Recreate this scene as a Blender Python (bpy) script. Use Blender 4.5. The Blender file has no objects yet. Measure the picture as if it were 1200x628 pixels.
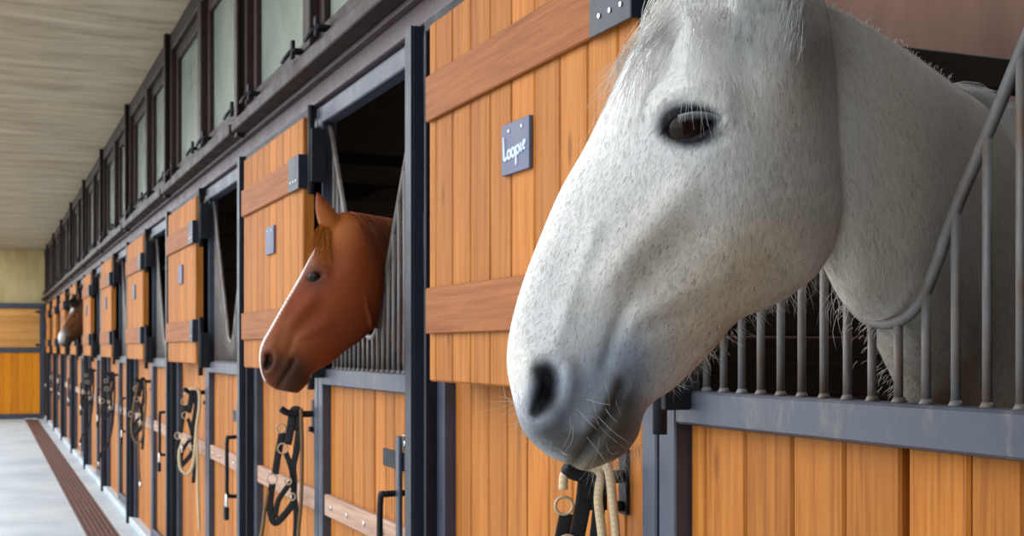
import bpy, bmesh, math, random
import numpy as np
from mathutils import Vector, Matrix
random.seed(7); RNG = np.random.default_rng(11)
SC = bpy.context.scene; COL = SC.collection

# ------------------------------------------------------------------ camera
TH = math.asin(615/1600); CT, ST = math.cos(TH), math.sin(TH)
FPX = 1477.0; CAMX = -1.055; CAMZ = 1.37
cam = bpy.data.cameras.new('camera'); cam_o = bpy.data.objects.new('camera', cam); COL.objects.link(cam_o)
cam_o.location = (CAMX, 0, CAMZ); cam_o.rotation_euler = (math.pi/2, 0, -TH)
cam.sensor_width = 36; cam.lens = FPX/1200*36; cam.shift_y = 94/1200; cam.clip_start = 0.02
cam.dof.use_dof = True; cam.dof.focus_distance = 1.6; cam.dof.aperture_fstop = 13
SC.camera = cam_o
# ------------------------------------------------------------------ light
w = bpy.data.worlds.new('sky'); SC.world = w; w.use_nodes = True
bg = w.node_tree.nodes['Background']; bg.inputs[0].default_value = (0.88, 0.94, 1.0, 1); bg.inputs[1].default_value = 2.7
sun = bpy.data.lights.new('hazy_sun', 'SUN'); sun.energy = 1.5; sun.angle = math.radians(55); sun.color = (1, .97, .92)
sun_o = bpy.data.objects.new('hazy_sun', sun); COL.objects.link(sun_o); sun_o.rotation_euler = Vector((.72, -.52, -.52)).to_track_quat('-Z', 'Y').to_euler()
SC.view_settings.view_transform = 'Standard'; SC.view_settings.look = 'None'
SC.view_settings.gamma = 1; SC.view_settings.exposure = 0.0; SC.view_settings.use_curve_mapping = False

# ------------------------------------------------------------------ materials
def lin(r, g, b):
    return tuple(((c/255)/12.92 if c/255 <= .04045 else ((c/255+.055)/1.055)**2.4) for c in (r, g, b)) + (1,)
class NT:
    def __init__(s, name, rough=.6, spec=.5, metal=0):
        s.m = bpy.data.materials.new(name); s.m.use_nodes = True; s.t = s.m.node_tree; s.N = s.t.nodes
        s.b = s.N['Principled BSDF']; s.b.inputs['Roughness'].default_value = rough
        s.b.inputs['Specular IOR Level'].default_value = spec; s.b.inputs['Metallic'].default_value = metal
    def n(s, typ, **kw):
        nd = s.N.new(typ)
        for k, v in kw.items():
            if k.startswith('i_'):
                key = k[2:]; key = int(key) if key.isdigit() else key.replace('_', ' ')
                nd.inputs[key].default_value = v
            else: setattr(nd, k, v)
        return nd
    def l(s, a, b): s.t.links.new(a, b)
    def coord(s, scale, vary=True, kind='Object'):
        tc = s.n('ShaderNodeTexCoord'); mp = s.n('ShaderNodeMapping'); mp.inputs['Scale'].default_value = scale
        if vary:
            oi = s.n('ShaderNodeObjectInfo'); ad = s.n('ShaderNodeVectorMath', operation='ADD')
            ml = s.n('ShaderNodeMath', operation='MULTIPLY', i_1=37.0); s.l(oi.outputs['Random'], ml.inputs[0])
            s.l(tc.outputs[kind], ad.inputs[0]); s.l(ml.outputs[0], ad.inputs[1]); s.l(ad.outputs[0], mp.inputs[0])
        else: s.l(tc.outputs[kind], mp.inputs[0])
        return mp.outputs[0]
    def noise(s, vec, scale=1, detail=5, rough=.6, dist=0):
        n = s.n('ShaderNodeTexNoise', i_Scale=scale, i_Detail=detail, i_Roughness=rough, i_Distortion=dist); s.l(vec, n.inputs['Vector']); return n.outputs['Fac']
    def ramp(s, fac, stops):
        r = s.n('ShaderNodeValToRGB'); e = r.color_ramp.elements
        while len(e) < len(stops): e.new(.5)
        for k, (p, c) in enumerate(stops): e[k].position = p; e[k].color = c
        s.l(fac, r.inputs[0]); return r.outputs[0]
    def mix(s, fac, a, b, mode='MIX'):
        m = s.n('ShaderNodeMix', data_type='RGBA', blend_type=mode)
        for v, i in ((fac, 0), (a, 6), (b, 7)):
            if hasattr(v, 'is_linked') or hasattr(v, 'links'): s.l(v, m.inputs[i])
            else: m.inputs[i].default_value = v
        return m.outputs[2]
    def col(s, c): s.l(c, s.b.inputs['Base Color'])
    def bump(s, h, strength=.3, dist=.002):
        b = s.n('ShaderNodeBump', i_Strength=strength, i_Distance=dist); s.l(h, b.inputs['Height']); s.l(b.outputs[0], s.b.inputs['Normal'])
def wood(name, base, dark, light, axis='z', rough=.62, worn=None):
    t = NT(name, rough, .2)
    sc = {'z': (42, 42, 1.5), 'y': (42, 1.5, 42), 'x': (1.5, 42, 42)}[axis]
    v = t.coord(sc); f = t.noise(v, 1.6, 8, .68, .5)
    c = t.ramp(f, [(.28, dark), (.5, base), (.78, light)])
    fine = t.coord({'z': (150, 150, 3), 'y': (150, 3, 150), 'x': (3, 150, 150)}[axis]); f2 = t.noise(fine, 1.2, 3)
    c = t.mix(.22, c, t.ramp(f2, [(.3, (.35, .35, .35, 1)), (.6, (1, 1, 1, 1))]), 'MULTIPLY')
    g = t.n('ShaderNodeNewGeometry'); r = t.ramp(g.outputs['Random Per Island'], [(0, (.80, .77, .72, 1)), (.5, (1, 1, 1, 1)), (1, (1.12, 1.1, 1.05, 1))])
    c = t.mix(1.0, c, r, 'MULTIPLY')
    kn = t.n('ShaderNodeTexVoronoi', i_Scale=1.0); t.l(t.coord({'z': (7, 9, 2.6), 'y': (7, 2.6, 9), 'x': (2.6, 9, 7)}[axis]), kn.inputs['Vector'])
    k = t.ramp(kn.outputs['Distance'], [(.05, (1, 1, 1, 1)), (.11, (0, 0, 0, 1))])
    c = t.mix(t.mix(1, k, (.6, .6, .6, 1), 'MULTIPLY'), c, tuple(x*.45 for x in dark[:3])+(1,))
    if worn:
        wv = t.noise(t.coord((3, 3, 3)), 1.5, 6, .7); c = t.mix(t.ramp(wv, [(.45, (0, 0, 0, 1)), (.7, (1, 1, 1, 1))]), c, worn)
    t.col(c); t.bump(f2, .25, .0012); return t.m
def paint(name, base, rough=.35, worn=None, spec=.5, amt=(.55, .75)):
    t = NT(name, rough, spec); v = t.coord((1, 1, 1)); f = t.noise(v, 9, 6, .65)
    c = t.ramp(f, [(.3, tuple(x*.8 for x in base[:3])+(1,)), (.7, tuple(min(1, x*1.2) for x in base[:3])+(1,))])
    if worn:
        f2 = t.noise(t.coord((14, 14, 5)), 1.7, 9, .75); c = t.mix(t.ramp(f2, [(amt[0], (0, 0, 0, 1)), (amt[1], (1, 1, 1, 1))]), c, worn)
    t.col(c); r = t.ramp(f, [(.3, (rough*.8,)*3+(1,)), (.7, (min(1, rough*1.35),)*3+(1,))]); t.l(r, t.b.inputs['Roughness']); t.bump(f, .08, .002); return t.m
M = {}
M['wood'] = wood('honey_wood', lin(172, 105, 38), lin(134, 74, 20), lin(190, 127, 56))
M['wood_batten'] = wood('honey_wood_across', lin(150, 88, 42), lin(122, 66, 26), lin(166, 106, 58), 'y')
M['wood_end'] = wood('orange_wood', lin(226, 140, 26), lin(200, 112, 16), lin(238, 164, 50))
M['wood_end_pale'] = wood('pale_orange_wood', lin(214, 152, 84), lin(196, 130, 62), lin(228, 172, 106), 'x')
M['strap'] = wood('greyed_wood', lin(176, 142, 124), lin(140, 108, 92), lin(200, 170, 152), 'y', .75)
M['steel'] = paint('slate_steel', (.040, .048, .072, 1), .36, lin(120, 112, 104), amt=(.64, .84))
M['steel_rail'] = paint('worn_slate_steel', (.055, .062, .085, 1), .42, lin(128, 118, 108), amt=(.54, .84))
M['black_steel'] = paint('black_steel', (.008, .009, .013, 1), .5, spec=.25)
M['post'] = paint('dark_post_steel', (.016, .02, .03, 1), .36, lin(150, 150, 150), spec=.3, amt=(.72, .78))
M['bar'] = paint('galvanised_bar', (.16, .16, .165, 1), .45, lin(104, 84, 68), amt=(.40, .62))
M['brown'] = paint('brown_steel', lin(48, 33, 29), .5, lin(96, 78, 70), spec=.25, amt=(.6, .85))
M['plum'] = paint('plum_brown_steel', lin(74, 58, 62), .45, lin(112, 96, 94), spec=.3, amt=(.58, .85))
M['chrome'] = NT('chrome', .22, .5, 1).m; M['chrome'].node_tree.nodes['Principled BSDF'].inputs['Base Color'].default_value = (.75, .74, .72, 1)
M['pale'] = paint('pale_blue_plate', lin(170, 190, 206), .5)
M['slate'] = paint('slate_plate', lin(84, 88, 112), .5)
M['chalk'] = paint('chalk', lin(205, 218, 252), .9)
M['leather'] = paint('black_leather', (.006, .006, .007, 1), .55, spec=.25)
M['ring'] = paint('dull_brass_ring', lin(170, 150, 118), .4)
def rope(name, c):
    t = NT(name, .85, .2); wv = t.n('ShaderNodeTexWave', i_Scale=60.0, i_Distortion=.5); wv.bands_direction = 'DIAGONAL'; t.l(t.coord((1, 1, 1), False), wv.inputs['Vector'])
    t.col(t.mix(wv.outputs['Fac'], tuple(x*.82 for x in c[:3])+(1,), c)); t.bump(wv.outputs['Fac'], .3, .001); return t.m
M['rope'] = rope('cream_rope', lin(206, 184, 150)); M['rope_dark'] = rope('black_rope', (.02, .02, .024, 1)); M['rope_brown'] = rope('brown_rope', lin(120, 96, 70))
def concrete():
    t = NT('pale_concrete', .55, .4); f = t.noise(t.coord((1, 1, 1), False), 1.2, 8, .65); f2 = t.noise(t.coord((1, 1, 1), False), 60, 4, .7)
    c = t.ramp(f, [(.3, lin(158, 170, 180)), (.55, lin(184, 193, 198)), (.75, lin(200, 203, 202))])
    t.col(t.mix(.25, c, t.ramp(f2, [(.3, (.6, .6, .6, 1)), (.7, (1, 1, 1, 1))]), 'MULTIPLY')); t.bump(f2, .15, .002); return t.m
M['concrete'] = concrete()
def soffit():
    t = NT('board_marked_concrete', .8, .3); f = t.noise(t.coord((.8, 3.2, 1), False), 1.6, 8, .7, .5); f2 = t.noise(t.coord((1, 1, 1), False), 1.0, 4)
    c = t.ramp(f, [(.28, lin(140, 122, 98)), (.5, lin(176, 160, 134)), (.75, lin(202, 188, 164))])
    c = t.mix(t.ramp(f2, [(.55, (0, 0, 0, 1)), (.75, (.5, .5, .5, 1))]), c, lin(176, 142, 96)); t.col(c); t.bump(f, .2, .004); return t.m
M['soffit'] = soffit()
def plaster(name, a, b):
    t = NT(name, .85, .25); f = t.noise(t.coord((2.5, 2.5, .7), False), 1.6, 7, .65); t.col(t.ramp(f, [(.3, a), (.7, b)])); t.bump(f, .15, .003); return t.m
M['end_plaster'] = plaster('ochre_plaster', lin(176, 150, 98), lin(206, 186, 140))
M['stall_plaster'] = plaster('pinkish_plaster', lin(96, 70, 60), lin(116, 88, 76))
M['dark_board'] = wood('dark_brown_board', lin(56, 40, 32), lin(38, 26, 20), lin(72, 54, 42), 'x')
M['bedding'] = plaster('straw_bedding', lin(90, 74, 48), lin(130, 108, 70))
def grate():
    t = NT('rust_grate', .6, .4); f = t.noise(t.coord((1, 1, 1), False), 14, 6, .7)
    t.col(t.ramp(f, [(.3, lin(74, 48, 42)), (.7, lin(116, 84, 76))])); return t.m
M['grate'] = grate()
def frosted():
    t = NT('frosted_glass', .18, .6); f = t.noise(t.coord((1, 1, 1)), 2.5, 4)
    t.col(t.ramp(f, [(.3, lin(128, 138, 128)), (.7, lin(158, 168, 156))])); return t.m
M['glass'] = frosted()
M['gravel'] = plaster('yard_gravel', lin(150, 146, 138), lin(190, 186, 178))

# ------------------------------------------------------------------ mesh helpers
def _chamfer_topology():
    bm = bmesh.new()
    for sx in (-1, 1):
        for sy in (-1, 1):
            for sz in (-1, 1):
                bm.verts.new((sx*1, sy*.9, sz*.9)); bm.verts.new((sx*.9, sy*1, sz*.9)); bm.verts.new((sx*.9, sy*.9, sz*1))
    bm.verts.ensure_lookup_table()
    keys = [tuple(v.co) for v in bm.verts]
    bmesh.ops.convex_hull(bm, input=bm.verts); bmesh.ops.dissolve_limit(bm, angle_limit=.01, verts=bm.verts, edges=bm.edges)
    bm.normal_update(); bm.verts.index_update()
    pts = [tuple(v.co) for v in bm.verts]; fs = [tuple(v.index for v in f.verts) for f in bm.faces]; bm.free()
    return pts, fs
CP, CF = _chamfer_topology()
class MB:
    def __init__(s): s.v = []; s.f = []; s.sm = []
    def box(s, x0, x1, y0, y1, z0, z1, c=.002, rot=None):
        b = len(s.v); h = ((x1-x0)/2, (y1-y0)/2, (z1-z0)/2); m = ((x0+x1)/2, (y0+y1)/2, (z0+z1)/2)
        c = min(c, .45*min(abs(q) for q in h))
        for p in CP:
            q = [(math.copysign(h[k], p[k]) if abs(p[k]) > .95 else math.copysign(h[k]-c, p[k])) for k in range(3)]
            if rot is not None: q = rot @ Vector(q)
            s.v.append((m[0]+q[0], m[1]+q[1], m[2]+q[2]))
        s.f += [tuple(b+i for i in f) for f in CF]; s.sm += [False]*len(CF); return s
    def tube(s, pts, r, n=10, cap=True, flat=None, smooth=True):
        """pts polyline; r radius or list; flat=(a,b) half sizes of a ribbon section with 'side' vector flat[2]"""
        P = [Vector(p) for p in pts]; b = len(s.v); L = len(P); up = None
        for i, p in enumerate(P):
            t = (P[min(i+1, L-1)]-P[max(i-1, 0)]).normalized()
            if flat: u = (Vector(flat[2]) - t*t.dot(Vector(flat[2]))).normalized()
            elif up is None:
                a = Vector((0, 0, 1)) if abs(t.z) < .9 else Vector((1, 0, 0)); u = (a - t*t.dot(a)).normalized()
            else: u = (up - t*t.dot(up)).normalized()
            up = u; v = t.cross(u); rr = r[i] if isinstance(r, (list, tuple)) else r
            for k in range(n):
                a = 2*math.pi*(k+.5)/n
                if flat:
                    ca, sa = math.cos(a), math.sin(a)
                    q = u*(flat[0]*math.copysign(abs(ca)**.5, ca)) + v*(flat[1]*math.copysign(abs(sa)**.5, sa))
                else: q = u*(rr*math.cos(a)) + v*(rr*math.sin(a))
                s.v.append(tuple(p+q))
        for i in range(L-1):
            for k in range(n):
                s.f.append((b+i*n+k, b+i*n+(k+1) % n, b+(i+1)*n+(k+1) % n, b+(i+1)*n+k)); s.sm.append(smooth)
        if cap:
            s.f.append(tuple(b+k for k in reversed(range(n)))); s.f.append(tuple(b+(L-1)*n+k for k in range(n))); s.sm += [False, False]
        return s
    def ring(s, c, R, r, nrm, n=20, m=8):
        c = Vector(c); nz = Vector(nrm).normalized(); a = Vector((0, 0, 1)) if abs(nz.z) < .9 else Vector((1, 0, 0)); u = nz.cross(a).normalized(); v = nz.cross(u); b = len(s.v)
        for i in range(n):
            t = 2*math.pi*i/n; d = u*math.cos(t)+v*math.sin(t)
            for k in range(m):
                q = 2*math.pi*k/m; s.v.append(tuple(c+d*(R+r*math.cos(q))+nz*(r*math.sin(q))))
        for i in range(n):
            for k in range(m):
                s.f.append((b+i*m+k, b+((i+1) % n)*m+k, b+((i+1) % n)*m+(k+1) % m, b+i*m+(k+1) % m)); s.sm.append(True)
        return s
    def build(s, name, mat, parent=None, loc=(0, 0, 0)):
        me = bpy.data.meshes.new(name); me.from_pydata(s.v, [], s.f); me.polygons.foreach_set('use_smooth', s.sm); me.materials.append(mat)
        bm = bmesh.new(); bm.from_mesh(me); bmesh.ops.recalc_face_normals(bm, faces=bm.faces); bm.to_mesh(me); bm.free(); me.update()
        o = bpy.data.objects.new(name, me); COL.objects.link(o); o.location = loc
        if parent: o.parent = parent
        return o
def thing(name, label, cat, loc=(0, 0, 0), group=None, kind=None):
    o = bpy.data.objects.new(name, None); COL.objects.link(o); o.location = loc; o.empty_display_size = .1
    return tag(o, label, cat, group, kind)
def tag(o, label=None, cat=None, group=None, kind=None):
    for k, v in (('label', label), ('category', cat), ('group', group), ('kind', kind)):
        if v: o[k] = v
    return o
def copy_tree(o, dy, parent=None):
    c = o.copy(); COL.objects.link(c)
    if parent: c.parent = parent
    else: c.location = o.location + Vector((0, dy, 0))
    for ch in [q for q in o.children]: copy_tree(ch, 0, c)
    return c
def smooth_path(pts, n=6):
    P = [Vector(p) for p in pts]; out = []
    for i in range(len(P)-1):
        a, b, c, d = P[max(i-1, 0)], P[i], P[i+1], P[min(i+2, len(P)-1)]
        for k in range(n):
            t = k/n; out.append(.5*((2*b)+(c-a)*t+(2*a-5*b+4*c-d)*t*t+(3*b-a-3*c+d)*t**3))
    out.append(P[-1]); return out
def boards(mb, xf, th, seams, z0, z1, c=.0045):
    for a, b in zip(seams[:-1], seams[1:]): mb.box(xf, xf+th, a+.0012, b-.0012, z0, z1, c)
    mb.box(xf+th-.004, xf+th+.004, seams[0], seams[-1], z0, z1, .001); return mb

# ------------------------------------------------------------------ setting
PITCH = 2.39; NST = 11; END = 26.25; CEIL = 3.28; BACK = 3.4
def struct(mb, name, mat): o = mb.build(name, mat); o['kind'] = 'structure'; return o
f = MB(); f.box(-5, -.385, -3, END+.3, -.2, 0, .001); f.box(-.155, 0.0, -3, END+.3, -.2, 0, .001); f.box(-.385, -.155, -3, END+.3, -.2, -.03, .001)
struct(f, 'floor', M['concrete'])
struct(MB().box(0.0, BACK+.2, -3, END+.3, -.2, .0, .001), 'floor_stalls', M['bedding'])
g = MB()
for y in np.arange(-1, END, .05): g.box(-.385, -.155, y, y+.022, -.028, -.002, .002)
for x in np.linspace(-.38, -.165, 7): g.box(x, x+.01, -1, END, -.026, -.001, .001)
tag(g.build('drain_grate', M['grate']), 'long rust brown drain grate sunk in the pale aisle floor', 'drain grate')
struct(MB().box(-1.12, .16, -3, END+.3, CEIL, CEIL+.25, .003), 'ceiling', M['soffit'])
c = MB(); c.box(.16, 2.0, -3, END+.3, CEIL+.02, CEIL+.25, .003); c.box(2.0, BACK+.2, -3, .3, CEIL+.02, CEIL+.25, .003); c.box(2.0, BACK+.2, 6.2, END+.3, CEIL+.02, CEIL+.25, .003)  # gap over the rear is an added skylight to light the stalls
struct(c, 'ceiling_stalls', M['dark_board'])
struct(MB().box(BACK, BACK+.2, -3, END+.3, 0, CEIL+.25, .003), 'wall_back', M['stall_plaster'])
struct(MB().box(-3.4, BACK+.2, END, END+.2, 0, CEIL, .003), 'wall_end', M['end_plaster'])
struct(MB().box(0, .12, -3, .60, 0, CEIL, .003), 'leak_stop_wall_near', M['brown'])  # plain unseen stretch, added to stop light leaking into the stall
struct(MB().box(-3.4, BACK, -3.2, -3, 0, CEIL, .003), 'shade_wall_behind', M['end_plaster'])  # out of view, put in to cut light from behind the camera
struct(MB().box(-2.2, -2.0, -3, .0, 0, CEIL, .003), 'shade_wall_left', M['dark_board'])  # unseen wall added to keep sky light off the camera side
struct(MB().box(-60, -5, -40, 80, -.3, -.02, .003), 'ground', M['gravel'])
# sliding door in the end wall
d = MB(); 
d.box(-1.75, -.02, END-.10, END-.02, 2.14, 2.24, .004); d.box(-.11, -.02, END-.10, END-.02, 0.02, 2.14, .004); d.box(-1.75, -1.66, END-.10, END-.02, .02, 2.14, .004)
d.box(-1.66, -.11, END-.10, END-.02, 1.29, 1.38, .004); d.box(-1.66, -.11, END-.10, END-.02, .02, .10, .004)
do = d.build('door_1', M['steel']); do['kind'] = 'structure'
boards(MB(), 0, .03, [0], 0, 1)
def xboards(seams, z0, z1):
    m = MB()
    for a, b in zip(seams[:-1], seams[1:]): m.box(a+.001, b-.001, END-.07, END-.045, z0, z1, .004)
    m.box(seams[0], seams[-1], END-.05, END-.03, z0, z1, .001); return m
xboards(list(np.linspace(-1.66, -.11, 13)), .10, 1.29).build('lower_panel', M['wood_end'], do)
m = MB()
for a in np.linspace(1.38, 2.14, 6)[:-1]: m.box(-1.66, -.11, END-.07, END-.045, a+.001, a+.151, .004)
m.build('upper_panel', M['wood_end_pale'], do)
m = MB()
for z in (1.42, 2.06): m.box(-.19, -.10, END-.115, END-.075, z, z+.035, .004)
m.build('hinge', M['black_steel'], do)

# steel beam over the doors
b = MB(); b.box(0.0, .14, -3, END, 2.215, 2.285, .004); b.box(-.02, .14, -3, END, 2.203, 2.217, .003); b.box(-.025, .14, -3, END, 2.283, 2.299, .003)
tag(struct(b, 'beam', M['plum']), kind='structure')
# plinth under the row
struct(MB().box(-.03, .08, -3, END, 0, .055, .006), 'baseboard_right', M['concrete'])

ORD = ['first', 'second', 'third', 'fourth', 'fifth', 'sixth', 'seventh', 'eighth', 'ninth', 'tenth', 'eleventh']
def ordl(k, what):
    if k == 0: return what + ' of the grey horse\'s stall'
    if k == 1: return what + ' of the chestnut horse\'s stall'
    if k == 6: return what + ' of the white-nosed bay horse\'s stall'
    return f'{what}, {ORD[k]} stall from the grey horse'
# ---- windows (one double unit above every panel-to-panel bay)
def window(k):
    y0 = 3.115-PITCH + PITCH*k; y1 = y0+PITCH; a, b_ = y0+.03, y1-.03
    m = MB(); m.box(-.085, .10, a, b_, 2.30, 2.345, .004); m.box(-.03, .10, a, b_, 2.345, 2.41, .004); m.box(-.03, .10, a, b_, 3.17, 3.275, .004)
    ym = (a+b_)/2; m.box(-.03, .10, a, a+.045, 2.41, 3.17, .004); m.box(-.03, .10, b_-.045, b_, 2.41, 3.17, .004); m.box(-.035, .10, ym-.05, ym+.05, 2.41, 3.17, .004)
    o = m.build('window_%d' % (k+1), M['brown']); o['kind'] = 'structure'
    for p, q in ((a+.045, ym-.05), (ym+.05, b_-.045)):
        s = MB(); s.box(.0, .055, p, q, 2.41, 2.475, .004); s.box(.0, .055, p, q, 3.105, 3.17, .004); s.box(.0, .055, p, p+.06, 2.475, 3.105, .004); s.box(.0, .055, q-.06, q, 2.475, 3.105, .004)
        so = s.build('sash', M['brown'], o)
        MB().box(.025, .031, p+.05, q-.05, 2.46, 3.12, .001).build('pane', M['glass'], so)
        for yy in (p+.10, q-.16):
            l = MB(); l.box(-.045, .0, yy, yy+.05, 2.43, 2.445, .003); l.box(-.05, -.035, yy+.01, yy+.04, 2.41, 2.475, .003)
            l.tube([(-.045, yy+.025, 2.44), (-.06, yy+.06, 2.42), (-.06, yy+.12, 2.415)], .008, 6); l.build('stay', M['black_steel'], so)
    return o
for k in range(NST): window(k)
# ---- window posts
for k in range(NST):
    y = 3.115 + PITCH*k
    if y > END-.1: break
    m = MB(); m.box(-.062, -.05, y-.03, y+.03, 2.285, CEIL-.002, .002); m.box(-.05, .09, y-.012, y+.012, 2.285, CEIL-.002, .002); m.box(-.012, .09, y-.03, y+.03, 2.30, CEIL-.002, .002)
    o = tag(m.build('window_post', M['brown']), None, None, None, 'structure'); o.name = 'trim_%d' % (k+1)
# ---- steel posts beside each door
def steel_post():
    t = thing('steel_post', 'x', 'post', (0, .725, 0), 'steel posts at the door jambs')
    m = MB(); m.box(-.05, -.043, -.025, .025, 0.0, 2.2, .001); m.box(-.043, .045, -.025, -.018, 0, 2.2, .001); m.box(.038, .045, -.018, .025, 0, 2.2, .001); m.box(-.043, .038, .0, .006, 0, 2.2, .001)
    m.build('upright', M['post'], t)
    for z in (.95, 1.30): MB().box(-.012, .004, -.032, -.024, z, z+.11, .003).build('stop_plate', M['pale'], t)
    for z in (1.55, 2.0): MB().tube([(-.012, -.045, z), (-.012, -.045, z+.17)], .011, 10).build('hinge_barrel', M['black_steel'], t)
    return t
p0 = steel_post()
tag(p0, ordl(0, 'dark steel post at near jamb'))
for k in range(1, NST): tag(copy_tree(p0, PITCH*k), ordl(k, 'dark steel post at near jamb'))
# ---- lower stall doors
DC = 1.333
BOARD = [-.497, -.45, -.332, -.209, -.088, .028, .040, .151, .236, .33, .43, .497]
def stall_door():
    t = thing('stall_door', 'x', 'stall door', (0, DC, 0), 'lower stall doors along the row')
    MB().box(0, .05, .497, .552, .06, 2.2, .003).build('stile', M['steel'], t); MB().box(0, .05, -.552, -.497, .06, 2.2, .003).build('stile', M['steel'], t)
    MB().box(0, .05, -.497, .497, 1.245, 1.30, .004).build('top_rail', M['steel_rail'], t)
    MB().box(0, .05, -.497, .497, 2.138, 2.2, .004).build('header', M['steel_rail'], t)
    MB().box(0, .05, -.497, .497, .06, .12, .004).build('bottom_rail', M['steel'], t)
    m = MB(); s = [-q for q in reversed(BOARD)]
    for a, b in zip(s[:-1], s[1:]): m.box(.03 if b-a > .03 else .042, .05, a+.0015, b-.0015, .12, 1.245, .004)
    m.box(.046, .052, -.497, .497, .12, 1.245, .001); m.build('planks', M['wood'], t)
    sb = MB(); sb.box(.008, .03, -.497, .497, .80, .872, .003); so = sb.build('wear_strip', M['strap'], t)
    bl = MB()
    for y in (-.4, -.2, 0, .2, .4): bl.tube([(.010, y, .836), (.002, y, .836)], .008, 8)
    bl.build('bolt_heads', M['chrome'], so)
    # yoke
    X = .028
    half = [(0, 1.402), (.03, 1.406), (.055, 1.418), (.074, 1.436), (.10, 1.48), (.13, 1.537), (.183, 1.622), (.236, 1.708), (.46, 2.072)]
    pts = [(X, -y, z) for y, z in reversed(half)] + [(X, y, z) for y, z in half[1:]]
    pts = pts[:1] + smooth_path(pts[1:-1], 4) + pts[-1:]
    MB().tube([(X, -.50, 2.135)]+pts+[(X, .50, 2.135)], .0078, 10).build('yoke', M['bar'], t)
    hy = [h[0] for h in half]; hz = [h[1] for h in half]
    for k in range(-8, 10):
        y = .026 + .0521*(k-1)
        if abs(y) > .47: continue
        z = float(np.interp(abs(y), hy, hz))
        MB().tube([(X, y, 1.297), (X, y, z)], .0062, 8).tube([(X, y, 1.2985), (X, y, 1.307)], [.011, .0065], 8).build('bar', M['bar'], t)
    # latch, handle
    m = MB(); m.box(-.022, -.010, -.44, -.41, .50, 1.13, .003); m.box(-.012, .03, -.435, -.415, .60, .64, .002); m.build('bolt_bar', M['steel'], t)
    m = MB(); m.box(-.010, -.002, -.50, -.25, 1.035, 1.085, .004); m.box(-.002, .03, -.40, -.37, 1.04, 1.08, .002); m.build('hasp', M['black_steel'], t)
    MB().box(-.006, .0, -.49, -.425, 1.09, 1.135, .003).tube([(-.006, -.455, 1.112), (-.014, -.455, 1.112)], .009, 8).build('latch_plate', M['chrome'], t)
    m = MB(); m.tube(smooth_path([(.03, -.40, .97), (-.045, -.40, .97), (-.06, -.395, .955), (-.06, -.39, .80), (-.06, -.395, .72), (-.045, -.40, .705), (.03, -.40, .705)], 5), .009, 10)
    m.build('pull_handle', M['black_steel'], t)
    pl = MB(); pl.box(-.075, -.055, -.42, -.375, .60, .66, .006).build('padlock', M['black_steel'], t)
    MB().tube(smooth_path([(-.065, -.412, .655), (-.065, -.41, .70), (-.065, -.398, .712), (-.065, -.386, .70), (-.065, -.384, .655)], 5), .005, 8).build('shackle', M['chrome'], pl.children[0] if False else [c for c in t.children if c.name.startswith('padlock')][0])
    return t
d0 = stall_door()
tag(d0, ordl(0, 'slate-framed wooden lower door with yoke grille'))
for k in range(1, NST): tag(copy_tree(d0, PITCH*k), ordl(k, 'slate-framed wooden lower door with yoke grille'))
# ---- fixed plank panels between the doors
def panel():
    t = thing('plank_panel', 'x', 'wall panel', (0, 1.945, 0), 'fixed plank panels between the doors')
    m = MB(); m.box(0, .05, -.05, .0, .05, 2.2, .003); m.build('near_post', M['steel'], t)
    m = MB(); m.box(0, .05, 1.033, 1.092, .05, 2.2, .003); m.build('far_post', M['steel'], t)
    m = MB(); m.box(-.03, .0, 1.085, 1.10, .05, 2.19, .002); m.box(-.03, .03, -.04, 1.10, 2.17, 2.2, .002); m.build('edge_frame', M['black_steel'], t)
    boards(MB(), .03, .022, list(np.linspace(0, 1.033, 10)), .05, 2.2).build('planks', M['wood'], t)
    MB().box(.006, .03, 0, 1.033, .80, .872, .003).build('wear_strip', M['strap'], t)
    return t
q0 = panel(); tag(q0, ordl(0, 'fixed wood plank panel beside the door'))
for k in range(1, NST-1): tag(copy_tree(q0, PITCH*k), ordl(k, 'fixed wood plank panel beside the door'))
# ---- upper doors folded flat against the panels
def upper_door():
    t = thing('upper_door', 'x', 'upper door', (0, 1.835, 1.29), 'open upper doors')
    s = [0, .048, .165, .283, .401, .519, .637, .755, .873, .99, 1.065]; s = [1.065-q for q in reversed(s)]
    boards(MB(), -.065, .035, s, 0, .865).build('planks', M['wood'], t)
    for z in (.115, .625): MB().box(-.078, -.066, .002, 1.056, z, z+.11, .003).build('batten', M['wood_batten'], t)
    for z in (.112, .622):
        m = MB(); m.box(-.082, -.026, -.006, .001, z, z+.116, .001); m.box(-.082, -.0775, -.006, .10 if z < .3 else .15, z, z+.116, .001)
        hs = m.build('hinge_strap', M['post'], t)
        for y in (.03, .07, .11) if z > .3 else (.03, .07): MB().tube([(-.082, y, z+.03), (-.0845, y, z+.03)], .0045, 8).build('screw', M['chrome'], hs)
    for z in (-.06, .60):
        m = MB(); m.tube([(-.045, -.035, z), (-.045, -.035, z+.30)], .012, 10); m.box(-.05, -.03, -.035, -.004, z+.07, z+.19, .002); m.box(-.05, -.002, -.06, -.045, z+.04, z+.22, .002)
        m.build('hinge_pin', M['black_steel'], t)
    pl = MB().box(-.0745, -.066, .434, .576, .434, .538, .001).build('name_plate', M['slate'], t)
    for y in (.468, .535): MB().tube([(-.0745, y, .522), (-.0765, y, .522)], .0035, 8).build('screw', M['chrome'], pl)
    return t
u0 = upper_door()
UL = 'open upper plank door with slate plate'
for k in range(1, NST-1): tag(copy_tree(u0, PITCH*k), ordl(k, UL))
tag(u0, ordl(0, 'open upper plank door with chalk-lettered slate plate'))
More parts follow.
